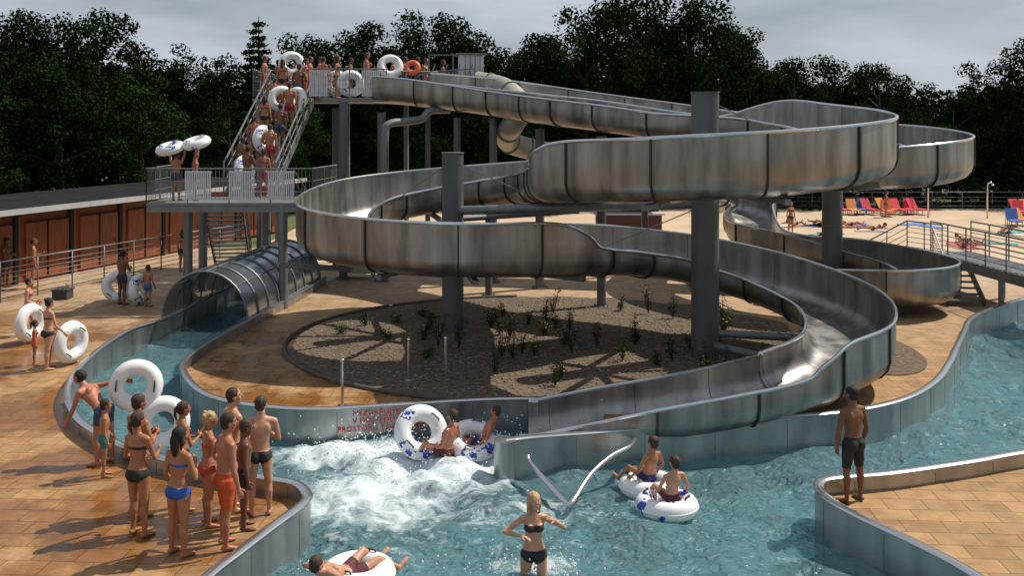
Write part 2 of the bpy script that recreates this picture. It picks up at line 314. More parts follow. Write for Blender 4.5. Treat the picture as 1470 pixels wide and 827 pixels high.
main=[(-5.3,38.0,6.75,.95,.95),(-3.5,37.9,6.6,.95,.95),(-1.0,36.9,6.3,.9,.9),(1.0,34.9,6.0,.9,.9),(2.9,32.2,5.75,.85,.85),(5.0,30.3,5.45,.8,.8),(6.0,29.7,5.37,.8,.8),(7.3,28.6,5.28,1.33,.8),(8.0,27.3,5.15,1.35,.8),
 (8.5,25.2,4.95,1.35,.8),(7.8,22.6,4.72,1.35,.8),(5.6,20.95,4.5,1.35,.8),(3.2,21.5,4.32,1.35,.8),(1.6,23.2,4.15,1.33,.8),(1.4,24.0,4.07,.85,.85),(1.3,26.5,3.85,.8,1.2),(.9,29.3,3.6,.8,1.3),(-.5,31.2,3.35,.8,1.3),(-2.6,31.6,3.1,.8,1.3),
 (-4.4,30.3,2.88,.8,1.3),(-5.0,28,2.65,.8,1.3),(-4.6,25.8,2.48,.8,1.3),(-3.0,24.5,2.35,.8,1.3),(-1.0,24.3,2.25,.8,1.32),(.95,24.9,2.15,.85,1.32),(1.65,25.35,2.08,1.15,.75),(3.0,26.5,1.9,1.2,.65),(5.0,27.2,1.55,1.2,.65),(7.0,26.2,1.15,1.15,.65),
 (8.0,24.0,.8,1.1,.65),(7.5,21.8,.5,1.15,.7),(6.1,20.4,.3,1.2,.75),(5.5,20.05,.2,.8,.75),(4.0,19.5,.05,.75,.75),(2.0,19.25,-.2,.7,.72),(.6,19.1,-.42,.66,.72),(.3,19.1,-.45,.62,.72)]
mb=MB(); slide(mb,main,sub=12); mb.obj('water_slide',[STEEL,RIM,STEELD],True,40)
sec=[(-3.2,39.6,7.0,.9,.9),(0,39.4,6.7,.9,.9),(4,38.4,6.1,.9,.9),(8.5,37.2,5.45,.9,.9),(12,36.0,4.9,1.1,.8),(13.9,34.4,4.5,1.3,.8),(14.2,32.2,4.25,1.3,.8),(12.8,30.5,4.05,1.3,.8),(10.7,30.5,3.9,1.2,.8),(8.4,32.5,3.7,.9,.9),(7.0,35.5,3.3,.8,1.0),(7.4,39.0,2.8,.8,1.1),(9.0,41.6,2.2,1.0,.9),(10.0,40.6,1.8,1.1,.7),(9.3,38.4,1.5,1.1,.8),(9.2,36.4,1.2,.8,1.0),(10.2,35.0,1.0,.8,1.0),(11.7,34.0,.8,1.0,.8),(13.0,32.6,.55,1.1,.8),(13.2,31.0,.45,1.15,.8),(12.4,30.2,.4,1.15,.8),(11.2,30.6,.35,1.1,.8),(9.6,31.8,.3,1.0,.8)]
mb=MB(); slide(mb,sec,w=.9,sub=8); mb.obj('water_slide',[STEEL,RIM,STEELD],True,40)
TUBE=mat('tube_slide_cream',(.36,.34,.28),.4,.2,((1,1,1),.15))
mb=MB(); pts=cr([(-1.4,39.5,7.6),(-.3,38.6,7.3),(.35,37.2,6.6),(.1,36,6.0),(-.2,37.6,5.3),(.7,38.5,4.9),(2.4,38.4,4.6)],8); mb.tube(pts,.42,n=18)
for i in range(4,len(pts)-1,6): mb.loft([pts[i],pts[i]+(pts[i+1]-pts[i])*.15],.47,n=18,mi=1)
mb.obj('enclosed_tube_slide',[TUBE,GALV],True,40)

# support columns
def column(x,y,r,h,name='slide_support_column'):
    mb=MB(); mb.loft([(x,y,0),(x,y,h)],r,n=28); mb.loft([(x,y,0),(x,y,.04)],r+.14,n=28,mi=1); mb.loft([(x,y,h),(x,y,h+.03)],r+.02,n=28)
    mb.loft([(x,y,h*.62),(x,y,h*.62+.02)],r+.004,n=28,mi=1)
    for k in range(10):
        a=k*.628; mb.loft([(x+(r+.08)*math.cos(a),y+(r+.08)*math.sin(a),.04),(x+(r+.08)*math.cos(a),y+(r+.08)*math.sin(a),.09)],.02,n=6,mi=1)
    mb.obj(name,[COLM,GALV],True,40)
column(-1.7,28,.31,5.1); column(4.9,24.75,.35,6.75); column(10.9,33.2,.34,4.0)
for x,y,r,h in[(-6.4,37,.16,6.7),(-4.9,36.6,.15,6.3),(-3.3,38.2,.1,6.3),(-2.1,37.2,.13,6.1),(-.7,36.3,.14,6.1),(1.0,35.0,.16,5.7),(2.9,31.6,.15,5.5),(-.8,33.4,.12,3.0),(5.2,38.2,.14,5.6),(7.2,37.5,.14,5.3),(-7.1,39.4,.16,6.5)]:
    column(x,y,r,h,'steel_post')
mb=MB()
def arm(cx,cy,cz,tx,ty,tz,r=.1):
    mb.tube([(cx,cy,cz),(tx,ty,tz)],r,n=12)
    d=Vector((tx-cx,ty-cy,0)).normalized()
    mb.beam(Vector((tx,ty,tz))-d*.75,Vector((tx,ty,tz))+d*.75,.14,.12)
mb.tube([(-1.7,28,3.45),(4.9,24.75,3.95)],.13,n=14)
mb.tube([(-1.7,28,3.2),(2.0,29.5,3.3)],.08,n=10)
for tx,ty,tz in[(5.6,21.0,4.36),(7.8,22.7,4.58),(8.5,25.2,4.8),(3.2,21.6,4.18),(7.0,28.7,5.15)]: arm(4.9,24.75,tz-.02,tx,ty,tz)
for tx,ty,tz in[(-3,24.6,2.2),(-5.0,28,2.5),(-4.4,30.2,2.72),(-1,24.4,2.1),(-2.5,31.5,2.95),(.7,29.4,3.45)]: arm(-1.7,28,tz-.02,tx,ty,tz,.09)
for tx,ty,tz in[(5.0,27.1,1.4),(7.7,24.0,.66),(7.3,21.9,.38)]: arm(4.9,24.75,tz,tx,ty,tz,.1)
def cable(a,b): mb.tube([a,b],.014,n=5)
cable((-1.7,27.9,4.9),(1.0,26.2,3.8)); cable((-1.7,28,4.9),(-4.4,30,3.0)); cable((4.9,24.6,6.6),(8.0,26,5.2)); cable((4.9,24.75,1.6),(7.3,23,.55)); cable((4.9,24.75,3.9),(.7,25.1,2.1))
for a,b in[((-6,25,2.35),(-1.8,28,1.6)),((-1.7,28,1.9),(1.9,25.5,1.9))]: mb.beam(a,b,.14,.14)
mb.obj('slide_support_frame',[GALV],True,40)
mb=MB(); mb.tube(cr([(-2.4,37.4,6.45),(-3.1,37.0,6.4),(-3.4,36.9,6.1),(-3.9,36.6,6.0),(-4.55,36.2,5.9),(-4.7,36.1,5.5),(-4.7,36.1,3.6),(-4.7,36.1,.2)],6),.15,n=12); mb.obj('drain_pipe',[GALV])

# ------------------------------------------------------------------ stair tower
def railing(mb,pts,h=1.1,rails=2,bars=0.,post=1.3,mi=0,r=.022):
    pts=[Vector(p) for p in pts]
    for a,b in zip(pts[:-1],pts[1:]):
        Ln=(b-a).length; k=max(1,round(Ln/post))
        for i in range(k+1):
            p=a.lerp(b,i/k); mb.tube([p,p+Vector((0,0,h))],r,n=6,mi=mi)
        mb.tube([a+Vector((0,0,h)),b+Vector((0,0,h))],r*1.15,n=6,mi=mi)
        for j in range(rails):
            z=h*(j+1)/(rails+1)*.95; mb.tube([a+Vector((0,0,z)),b+Vector((0,0,z))],r*.55,n=5,mi=mi)
        if bars:
            for i in range(int(Ln/bars)):
                p=a.lerp(b,(i+.5)*bars/Ln); mb.tube([p+Vector((0,0,.1)),p+Vector((0,0,h))],.008,n=4,mi=mi)
def stair(mb,a,b,wd,n,mi=0):
    a=Vector(a);b=Vector(b); d=b-a; hd=Vector((d.x,d.y,0)).normalized(); s=Vector((-hd.y,hd.x,0)); ang=math.atan2(hd.y,hd.x)
    for i in range(n):
        p=a+d*((i+.5)/n); mb.box(p,(.27,wd,.035),ang,mi)
    for q in(-1,1): mb.beam(a+s*q*wd/2,b+s*q*wd/2,.05,.26,mi)
mb=MB()
lp=[(-11.7,31.2,3.38),(-6.4,31.2,3.38),(-6.0,33.8,3.38),(-11.7,33.8,3.38)]
mb.add([(x,y,3.30) for x,y,z in lp]+[(x,y,3.40) for x,y,z in lp],[(3,2,1,0),(4,5,6,7),(0,1,5,4),(1,2,6,5),(2,3,7,6),(3,0,4,7)])
for a,b in((lp[0],lp[1]),(lp[3],lp[2])): mb.beam((a[0]+.03,a[1]+.02,3.2),(b[0]-.03,b[1]+.02,3.2),.1,.19)
railing(mb,[(-11.7,33.7,3.4),(-11.7,31.2,3.4),(-6.4,31.2,3.4),(-6.05,33.6,3.4)],bars=.12)
def barpanel(x,y,z,w_,h_):
    for k in range(int(w_/.07)+1): mb.box((x-w_/2+k*.07,y,z),(.048,.02,h_),0,1)
    for q in(-1,1): mb.box((x,y+.022,z+q*h_*.45),(w_,.018,.05),0,1)
for x in(-10.0,-8.6,-7.35): barpanel(x,31.12,3.97,.82,.92)
for x,y in[(-10.7,32.2),(-7.35,31.3),(-8.6,34.2),(-10.9,34.4)]: mb.loft([(x,y,0),(x,y,3.3)],.15,n=16)
stair(mb,(-9.15,34.0,3.45),(-8.6,38.3,6.8),1.7,19)
for q in(-.9,.9): 
    railing(mb,[(-9.15+q,34.0,3.5),(-8.6+q,38.3,6.9)],h=1.05,rails=2,post=.9,r=.032)
tp=[(-10.2,38.3),(-4.4,38.9),(-1.2,40.4),(-1.2,42),(-10.2,42)]
n=len(tp); mb.add([(x,y,6.74) for x,y in tp]+[(x,y,6.88) for x,y in tp],[tuple(range(n))[::-1],tuple(range(n,2*n))]+[(i,(i+1)%n,n+(i+1)%n,n+i) for i in range(n)])
mb.box((-6.0,38.0,6.82),(2.6,1.6,.16),0,0)
railing(mb,[(-10.2,41.9,6.88),(-10.2,38.35,6.88),(-9.6,38.35,6.88)],bars=.14)
railing(mb,[(-7.6,37.25,6.9),(-4.8,37.25,6.9)],bars=.12); railing(mb,[(-4.4,38.9,6.9),(-1.2,40.4,6.9),(-1.2,42,6.9),(-10.2,42,6.9)],bars=.16)
barpanel(-5.35,37.18,7.45,.7,1.0); barpanel(-7.35,37.18,7.45,.7,1.0)
mb.box((-1.7,40.2,8.15),(1.0,.9,1.1),.1,1); mb.box((-1.7,40.2,8.74),(1.25,1.15,.06),.1,0)
for k in range(5): mb.box((-2.1+k*.2,39.72,8.15),(.03,.02,1.05),.1,0)
mb.beam((-3.4,39.8,8.7),(-1.2,39.8,8.7),.05,.05); mb.beam((-3.4,39.8,6.9),(-3.4,39.8,8.7),.05,.05); mb.beam((-2.4,39.7,6.9),(-2.4,39.7,8.7),.05,.05)
for k in range(6): mb.beam((-4.2+k*.5,39.3,6.9),(-3.6+k*.5,39.5,8.3),.04,.04)
railing(mb,[(-3.6,40,6.9),(-1.5,38.9,7.0)],bars=.14)
for x,y in[(-10,38.6),(-10,41.6),(-7,41.5),(-4.5,41.5)]: mb.loft([(x,y,0),(x,y,6.74)],.11,n=14)
stair(mb,(-6.95,33.9,3.25),(-5.9,37.6,.1),1.3,17,0); railing(mb,[(-7.6,34,3.3),(-6.55,37.5,.2)],h=1,post=1); railing(mb,[(-6.25,33.8,3.3),(-5.2,37.4,.2)],h=1,post=1)
stair(mb,(-10.1,34.0,3.25),(-11.0,38.6,.1),1.3,17,0); railing(mb,[(-9.45,34,3.3),(-10.3,38.5,.2)],h=1,post=1)
mb.obj('slide_stair_tower',[GALV,PANEL],True,35)

# ------------------------------------------------------------------ channel tunnel
mb=MB()
ax0=Vector((-8.95,28.4,.25)); ax1=Vector((-8.3,35.8,.25)); k=9; Rr=1.27
def arch(t,R):
    c=ax0.lerp(ax1,t); d=(ax1-ax0).normalized(); s=Vector((d.y,-d.x,0)); return [c+s*R*math.cos(a)+Vector((0,0,1))*R*1.08*math.sin(a) for a in np.linspace(0,math.pi,21)]
V=[];F=[]
for i in range(k): V+=arch(i/(k-1),Rr)
for i in range(k-1):
    for j in range(20): F.append((i*21+j,i*21+j+1,(i+1)*21+j+1,(i+1)*21+j))
mb.add(V,F,1)
for i in range(k): mb.tube(arch(i/(k-1),Rr+.02),.03,n=6,mi=0)
for j in(0,5,10,15,20): mb.tube([arch(0,Rr+.02)[j],arch(1,Rr+.02)[j]],.02,n=6,mi=0)
mb.obj('channel_tunnel_cover',[GALV,PLEX],True,50)

# ------------------------------------------------------------------ left building
mb=MB()
ba=Vector((-21.8,25.5,0)); bb=Vector((-12.3,52.5,0)); d=(bb-ba).normalized(); s=Vector((-d.y,d.x,0)); ang=math.atan2(d.y,d.x); Ln=(bb-ba).length
mid=(ba+bb)/2
mb.box(mid+s*2.6+Vector((0,0,1.3)),(Ln,5,2.6),ang,0)
mb.box(mid+s*2.2+Vector((0,0,2.78)),(Ln+.8,6.6,.12),ang,4)
mb.box(mid-s*1.14+Vector((0,0,2.80)),(Ln+.9,.06,.2),ang,1)
mb.box(mid+s*2.2+Vector((0,0,2.66)),(Ln+.4,5.9,.1),ang,2)
i=0; t=.6
while t<Ln-.8:
    p=ba+d*t+s*.06
    if i%3==2:
        mb.box(p+Vector((0,0,1.3)),(.16,.16,2.58),ang,2); t+=.5
    else:
        mb.box(p+d*.45+Vector((0,0,1.15)),(.98,.09,2.1),ang,0); mb.box(p+d*.45-s*.05+Vector((0,0,2.25)),(1.05,.05,.03),ang,2)
        mb.box(p+d*.98+Vector((0,0,1.15)),(.02,.06,2.2),ang,2); mb.box(p+d*.8-s*.07+Vector((0,0,1.05)),(.04,.04,.14),ang,3); t+=1.1
    i+=1
mb.obj('changing_cabin_building',[WOOD,ROOF,DARK,GALV,BITU],False)
mb=MB(); railing(mb,[(-19.2,28.6,0),(-16.9,32.2,0),(-14.1,39.2,0),(-12,44,0)],h=1.35,rails=7,post=1.6,r=.025); mb.obj('metal_railing_fence',[GALV])
POT=mat('planter_dark',(.05,.05,.05),.7)
# ------------------------------------------------------------------ footbridge
mb=MB(); a_=Vector((15.75,35.0,1.25)); b_=Vector((16.6,26.0,1.25)); mb.beam(a_,b_,1.5,.12)
for q in(-.72,.72):
    mb.beam(a_+Vector((q,0,-.16)),b_+Vector((q,0,-.16)),.07,.24); railing(mb,[a_+Vector((q,0,.06)),b_+Vector((q,0,.06))],h=1.1,rails=5,post=1.1,r=.026)
for i in range(30):
    p=a_.lerp(b_,(i+.5)/30); mb.box(p+Vector((0,0,.072)),(1.4,.22,.02),.09)
stair(mb,(14.9,34.5,1.2),(13.9,34.9,.1),1.2,6)
stair(mb,(15.0,33.5,1.2),(14.75,31.6,.1),1.1,7); railing(mb,[(14.5,33.6,1.3),(14.2,31.6,.1)],h=1,rails=3); railing(mb,[(14.3,35.3,1.3),(14.95,33.9,1.3)],h=1.1,rails=5,post=.8)
railing(mb,[(12.6,36.6,.0),(14.3,35.3,1.3)],h=1.1,rails=4,post=.9)
for x,y in[(15.2,33.3),(16.6,33.0),(15.5,30.9),(16.9,29)]: mb.loft([(x,y,-1),(x,y,1.2)],.09,n=12)
mb.obj('footbridge',[GALV],True,35)

# ------------------------------------------------------------------ pool handrail, posts, sign
mb=MB(); mb.tube(cr([(.28,17.56,.02),(.33,17.42,-.06),(.6,16.8,-.17),(.84,16.3,-.27),(.94,16.1,-.28),(1.04,16.2,-.22),(1.35,16.75,-.02),(1.75,17.3,.1),(2.15,17.75,.13),(2.3,18.2,.12)],6),.045,n=12); mb.obj('bent_pool_handrail',[RIM])
for x,y in[(-3.6,20.7),(-2.4,22.65),(-1.55,22.8)]:
    mb=MB(); mb.loft([(x,y,0),(x,y,.95)],.035,n=10); mb.ball((x,y,.96),.045); mb.loft([(x,y,0),(x,y,.02)],.1,n=12); mb.obj('slim_garden_post',[RIM],True,40)
RED=mat('sign_red',(.55,.02,.02),.5)
for i,tx in enumerate(['NEZDRŽUJTE SE','V DOJEZDOVÉM','PROSTORU TOBOGÁNU']):
    cu=D.curves.new('warning_text','FONT'); cu.body=tx; cu.size=.15; cu.extrude=.002; cu.offset=.0008; cu.space_character=1.08; cu.align_x='CENTER'; cu.materials.append(RED)
    ob=D.objects.new('warning_text',cu); ob.location=(-2.64,19.755,.09-.155*i); ob.rotation_euler=(math.radians(90),0,math.radians(11)); COL.objects.link(ob)

# ------------------------------------------------------------------ inflatable rings
RW=D.materials.new('white_vinyl_blue_print'); RW.use_nodes=True; nt=RW.node_tree; b=nt.nodes['Principled BSDF']; L=nt.links
tc=nt.nodes.new('ShaderNodeTexCoord'); wv=nt.nodes.new('ShaderNodeTexVoronoi'); wv.inputs['Scale'].default_value=2.3
nz=nt.nodes.new('ShaderNodeTexNoise'); nz.inputs['Scale'].default_value=14; L.new(tc.outputs['Object'],nz.inputs['Vector'])
ad=nt.nodes.new('ShaderNodeMath'); ad.operation='MULTIPLY_ADD'; L.new(nz.outputs['Fac'],ad.inputs[0]); ad.inputs[1].default_value=.8
L.new(tc.outputs['Object'],wv.inputs['Vector']); L.new(wv.outputs['Distance'],ad.inputs[2])
rp=nt.nodes.new('ShaderNodeValToRGB'); e=rp.color_ramp; e.interpolation='CONSTANT'; e.elements[0].color=(.02,.05,.35,1); e.elements[1].position=.62; e.elements[1].color=(.78,.78,.78,1)
L.new(ad.outputs[0],rp.inputs[0]); L.new(rp.outputs[0],b.inputs['Base Color']); b.inputs['Roughness'].default_value=.3
RWH=mat('white_vinyl',(.78,.78,.77),.3,0,((2,2,2),.05)); BLK=mat('black_handle',(.02,.02,.02),.5)
def tube_ring(loc,rot,double=False,printed=True,R=.36,r=.16):
    sp_=R+r-.045
    mb=MB(); cs=[(0,0,0)] if not double else [(-sp_,0,0),(sp_,0,0)]
    for c in cs:
        mb.torus(c,R,r); mb.torus(c,R+r-.004,.012,nv=6,nu=48)
        for a in(.9,4.0):
            p=Vector(c)+Vector((math.cos(a)*R,math.sin(a)*R,r)); t=Vector((-math.sin(a),math.cos(a),0))
            mb.tube([p-t*.1-Vector((0,0,.03)),p-t*.08+Vector((0,0,.03)),p+t*.08+Vector((0,0,.03)),p+t*.1-Vector((0,0,.03))],.015,n=6,mi=1)
    ob=mb.obj('double_swim_ring' if double else 'swim_ring',[RW if printed else RWH,BLK]); ob.location=loc; ob.rotation_euler=[math.radians(a) for a in rot]; return ob
tube_ring((2.46,16.5,-.27),(0,2,100),True)
tube_ring((-1.75,18.8,.05),(62,10,15),False); tube_ring((-.75,18.9,-.15),(25,-8,30),False,True)
tube_ring((-2.15,13.62,-.26),(0,0,20),False,False)
tube_ring((-6.5,17.5,.98),(80,55,8),True,False,.32,.135)
tube_ring((-10.95,24.2,.55),(90,0,70),False,False); tube_ring((-13.1,26.5,.55),(90,0,75),False,False)
tube_ring((-13.05,32.3,.55),(85,0,10),False,False); tube_ring((-12.2,32.0,.5),(85,0,75),False,True)
tube_ring((-10.75,31.9,5.22),(14,-12,8),True,True,.32,.15)
for l,r_,pr in[((-8.85,39.2,8.3),(80,0,20),0),((-8.8,37.3,6.85),(80,0,20),0),((-8.25,37.2,6.8),(80,0,-30),0),((-8.95,35.2,5.35),(85,0,60),1),((-9.4,34.3,4.3),(85,0,70),1),((-6.2,37.5,7.45),(85,0,15),0),((-6.95,38.6,7.5),(85,0,-15),1),((-4.9,39.3,8.2),(70,0,10),0)]:
    tube_ring(l,r_,False,bool(pr))
ORG=mat('orange_helmet_plastic',(.7,.12,.03),.4)

# ------------------------------------------------------------------ people
def remesh(mb,vox):
    ob=mb.obj('tmp',[]); md=ob.modifiers.new('r','REMESH'); md.mode='VOXEL'; md.voxel_size=vox
    sm=ob.modifiers.new('s','SMOOTH'); sm.iterations=3; sm.factor=.5
    dg=bpy.context.evaluated_depsgraph_get(); ev=ob.evaluated_get(dg); me=ev.to_mesh()
    V=np.empty(len(me.vertices)*3,np.float32); me.vertices.foreach_get('co',V); V=V.reshape(-1,3)
    Nn=np.empty(len(me.vertices)*3,np.float32); me.vertices.foreach_get('normal',Nn); Nn=Nn.reshape(-1,3)
    F=[tuple(p.vertices) for p in me.polygons]; ev.to_mesh_clear(); m=ob.data; D.objects.remove(ob); D.meshes.remove(m); return V.astype(float),F,Nn.astype(float)
HC={}
def head(style):
    if style in HC: return HC[style]
    mb=MB(); mb.ball((0,-.04,.09),(.35,.44,.41),nu=20,nv=14); mb.ball((0,.08,-.2),(.25,.29,.30),nu=18,nv=12)
    mb.ball((0,.17,-.39),(.12,.13,.1)); 
    mb.loft([(0,.36,.08),(0,.44,-.04),(0,.46,-.10)],[.035,.05,.065],[.04,.05,.05]); mb.ball((0,.43,-.1),(.07,.07,.05))
    for q in(-1,1): mb.ball((q*.36,-.03,-.02),(.045,.09,.12)); mb.ball((q*.15,.28,-.1),(.12,.1,.1)); 
    mb.ball((0,.33,.13),(.24,.06,.045)); mb.ball((0,.335,-.235),(.11,.055,.06))
    V,F,_=remesh(mb,.028); out=[(V,F,0)]
    e=MB()
    for q in(-1,1):
        e.ball((q*.14,.365,.035),(.062,.03,.034),mi=3); e.ball((q*.14,.389,.035),(.026,.014,.028),mi=4)
        e.loft([(q*.06,.40,.115),(q*.14,.405,.135),(q*.23,.345,.115)],.016,n=6,mi=2)
    e.ball((0,.375,-.235),(.095,.025,.028),mi=5); 
    hb=MB(); hb.ball((0,-.085,.155),(.395,.44,.385),nu=20,nv=14); hb.ball((0,-.2,-.02),(.35,.30,.36),nu=16,nv=10)
    if style=='long': hb.loft([(0,-.3,.1),(0,-.4,-.2),(0,-.42,-.6),(0,-.40,-1.05)],[.32,.37,.36,.2],[.2,.2,.16,.08],n=16); [hb.loft([(q*.33,-.05,.1),(q*.38,-.08,-.3),(q*.34,-.15,-.7)],[.1,.12,.05],n=8) for q in(-1,1)]
    if style=='curly':
        for i in range(46):
            a=rng.uniform(0,6.28); z=rng.uniform(-.75,.4); rr=.40 if z>-.3 else .36
            y=-.1+rr*math.sin(a)
            if y>.1 and z<.25: continue
            hb.ball((rr*math.cos(a),y,z),rng.uniform(.1,.17),nu=8,nv=6)
    if style=='pony': hb.loft([(0,-.45,.2),(0,-.6,.1),(0,-.62,-.3),(0,-.52,-.7)],[.09,.12,.1,.04],n=10)
    if style=='bun': hb.ball((0,-.42,.36),.19)
    V,F,Nn=remesh(hb,.035); V=V+Nn*(np.sin(V[:,0:1]*38+V[:,2:3]*9)*.010+np.sin(V[:,0:1]*71+V[:,1:2]*23)*.006)
    out.append((V,F,2)); out.append((np.array(e.v),e.f,e.m)); HC[style]=out; return out

def hand(mb,w,d,pn,side,H,curl=.5):
    d=Vector(d).normalized(); pn=Vector(pn); pn=(pn-d*pn.dot(d)).normalized(); s=d.cross(pn)*side
    w=Vector(w); u=H
    mb.loft([w-d*.01*u,w+d*.02*u,w+d*.045*u,w+d*.056*u],[.014*u,.021*u,.023*u,.019*u],[.011*u,.012*u,.010*u,.008*u],side=s,n=8)
    for k,(o,ln) in enumerate([(.017,.041),(.006,.046),(-.006,.043),(-.017,.034)]):
        p=w+d*.052*u+s*o*u; pts=[p-d*.008*u]; a=.15*curl
        dd=(d+s*o*4).normalized()
        for q,f in enumerate((.45,.32,.23)):
            a+=curl*(.45 if q==0 else .6); v=dd*math.cos(a)+pn*math.sin(a); p=p+v*ln*u*f; pts.append(p)
        mb.loft(pts,[.0058*u,.0054*u,.0048*u,.0036*u],n=6)
    p=w+d*.012*u+s*.016*u; v=(d*.62+s*.72+pn*.25).normalized(); q=p+v*.026*u; v2=(d*.9+s*.3+pn*.4*(.5+curl)).normalized(); mb.loft([p-v*.006*u,q,q+v2*.022*u],[.009*u,.0068*u,.0045*u],n=6)

SKINS={}
def skinmat(k):
    if k not in SKINS:
        c={'tan':(.36,.15,.070),'light':(.50,.25,.15),'dark':(.15,.062,.03),'red':(.40,.15,.08)}[k]
        m=mat('skin_'+k,c,.45,0,((9,9,9),.14)); SKINS[k]=m
    return SKINS[k]
CM={}
def cmat(c,nm='fabric'):
    if c not in CM: CM[c]=mat(nm,c,.75,0,((30,30,30),.12))
    return CM[c]
EYE=mat('eye_white',(.7,.7,.68),.3); PUP=mat('eye_dark',(.02,.015,.01),.3); LIP=mat('lips',(.38,.12,.09),.5)
HAIRS={'black':(.012,.009,.008),'brown':(.05,.025,.012),'blond':(.42,.28,.12),'dark':(.025,.014,.008)}
STAND=dict(spine=(0,.02,1),ua=[(.22,-.05,-1),(.22,-.05,-1)],fa=[(.1,.18,-1),(.1,.18,-1)],th=[(.06,.03,-1),(.06,0,-1)],sh=[(.02,-.06,-1),(.02,-.04,-1)])
def P(**k): d=dict(STAND); d.update(k); return d
def person_mesh(H=1.75,pose=STAND,fem=False,suit='trunks',suitc=(.02,.02,.02),skin='tan',hair='short',hairc='brown',look=(0,0),twist=0,child=False,belly=0,voxf=.0078,curl=.6):
    mb=MB(); V3=Vector; S=V3(pose['spine']).normalized(); X=V3((1,0,0)); tw=math.radians(twist)
    X2=V3((math.cos(tw),-math.sin(tw),0)); X2=(X2-S*X2.dot(S)).normalized(); Fw=-X2.cross(S) if X2.cross(S).y<0 else X2.cross(S)
    if fem: rings=[(-.055,.060,.048),(-.02,.094,.064),(.02,.098,.066),(.06,.085,.058),(.105,.066,.05),(.15,.070,.052),(.20,.083,.058),(.25,.084,.052),(.28,.07,.044),(.305,.038,.036),(.34,.028,.03),(.375,.028,.03)]; shw=.098
    else: rings=[(-.055,.058,.05),(-.02,.086,.062),(.02,.088,.064),(.06,.082,.058+belly),(.105,.078,.055+belly),(.15,.084,.06+belly*.5),(.20,.097,.066),(.245,.099,.062),(.28,.08,.05),(.305,.046,.042),(.34,.034,.036),(.375,.033,.035)]; shw=.113
    up=V3((0,0,1))
    def sp(t): return S*t*H
    mb.loft([sp(t) for t,a,b in rings],[a*H for t,a,b in rings],[b*H for t,a,b in rings],side=X2,n=20)
    if belly: mb.ball(sp(.09)+Fw*.035*H,(.07*H,.05*H,.07*H))
    for q in(-1,1):
        mb.ball(sp(-.012)+X*q*.042*H-Fw*.032*H,(.05*H,.05*H,.055*H))
        if fem: mb.ball(sp(.215)+X2*q*.04*H+Fw*.042*H,(.036*H,.036*H,.036*H))
        elif not child:
            mb.ball(sp(.235)+X2*q*.045*H+Fw*.036*H,(.045*H,.028*H,.034*H)); mb.ball(sp(.225)+X2*q*.048*H-Fw*.038*H,(.036*H,.026*H,.05*H))
    bones=[('t',sp(-.05),sp(.34),.085*H)]; ends=[]
    arml=(.172,.148)
    for i,q in enumerate((-1,1)):
        sh=sp(.273)+X2*q*shw*H; f=lambda v: V3((v[0]*q,v[1],v[2])).normalized()
        fx2=lambda v:(X2*(v[0]*q)+V3((0,1,0))*v[1]+V3((0,0,1))*v[2]).normalized()
        ua=fx2(pose['ua'][i]); fa=fx2(pose['fa'][i]); el=sh+ua*arml[0]*H; wr=el+fa*arml[1]*H; g=.88 if fem or child else 1
        mb.loft([sp(.29)+X2*q*.03*H,sh+S*.004*H],[.038*H*g,.031*H*g],n=12); mb.ball(sh,.033*H*g)
        mb.loft([sh,sh.lerp(el,.35),sh.lerp(el,.75),el],[.029*H*g,.029*H*g,.024*H*g,.021*H*g],n=12); mb.ball(el,.0215*H*g)
        mb.loft([el,el.lerp(wr,.28),el.lerp(wr,.7),wr],[.022*H*g,.0245*H*g,.018*H*g,.0145*H*g],n=12); mb.ball(wr,.0145*H*g)
        bones+=[('a',sh,el,.028*H),('a',el,wr,.022*H)]; ends.append((wr,fa,q))
        hp=X*q*.05*H; th=f(pose['th'][i]); shn=f(pose['sh'][i]); kn=hp+th*.245*H; an=kn+shn*.232*H; g=1.06 if fem else (.92 if child else 1)
        mb.loft([hp-th*.01*H,hp.lerp(kn,.2),hp.lerp(kn,.6),kn],[.052*H*g,.053*H*g,.042*H*g,.032*H*g],n=14); mb.ball(kn,.032*H*g)
        bk=shn.cross(X); bk=bk if bk.y<0 else -bk
        mb.loft([kn,kn.lerp(an,.3)+bk*.008*H,kn.lerp(an,.7),an],[.029*H*g,.0335*H*g,.023*H*g,.0185*H*g],n=12); mb.ball(an,.02*H)
        fd=pose.get('ft',[(0.15,1,-.12)]*2)[i]; fd=f(fd); fs=fd.cross(up); 
        if fs.length<.1: fs=X
        fs.normalize(); fu=fs.cross(fd); base=an-fu*.022*H
        mb.loft([base-fd*.035*H,base-fd*.015*H,base+fd*.035*H,base+fd*.075*H,base+fd*.105*H,base+fd*.118*H],[.015*H,.021*H,.022*H,.027*H,.024*H,.012*H],[.014*H,.02*H,.022*H,.014*H,.010*H,.006*H],side=fs,n=10)
        bones+=[('h',hp,kn,.048*H),('s',kn,an,.03*H)]
    Vb,Fb,Nb=remesh(mb,voxf*H)
    FA=np.array([Vb[list(f)].mean(0) for f in Fb]); best=np.full(len(FA),9.); who=np.zeros(len(FA),int); tt=np.zeros(len(FA))
    for bi,(ty,a,b_,r) in enumerate(bones):
        a=np.array(a);b_=np.array(b_); ab=b_-a; t=np.clip(((FA-a)@ab)/(ab@ab),0,1); dd=np.linalg.norm(FA-(a+t[:,None]*ab),axis=1)-r
        m=dd<best; best[m]=dd[m]; who[m]=bi; tt[m]=t[m]
    ty=np.array([b_[0] for b_ in bones])[who]; tz=(FA@np.array(S))/H; fwd=FA@np.array(Fw)/H; lat=np.abs(FA@np.array(X2))/H
    T=ty=='t'; Hh=ty=='h'; suitm=np.zeros(len(FA),bool)
    if suit=='trunks': suitm=(T&(tz<.055))|(Hh&(tt<.48)&(tz<.055))
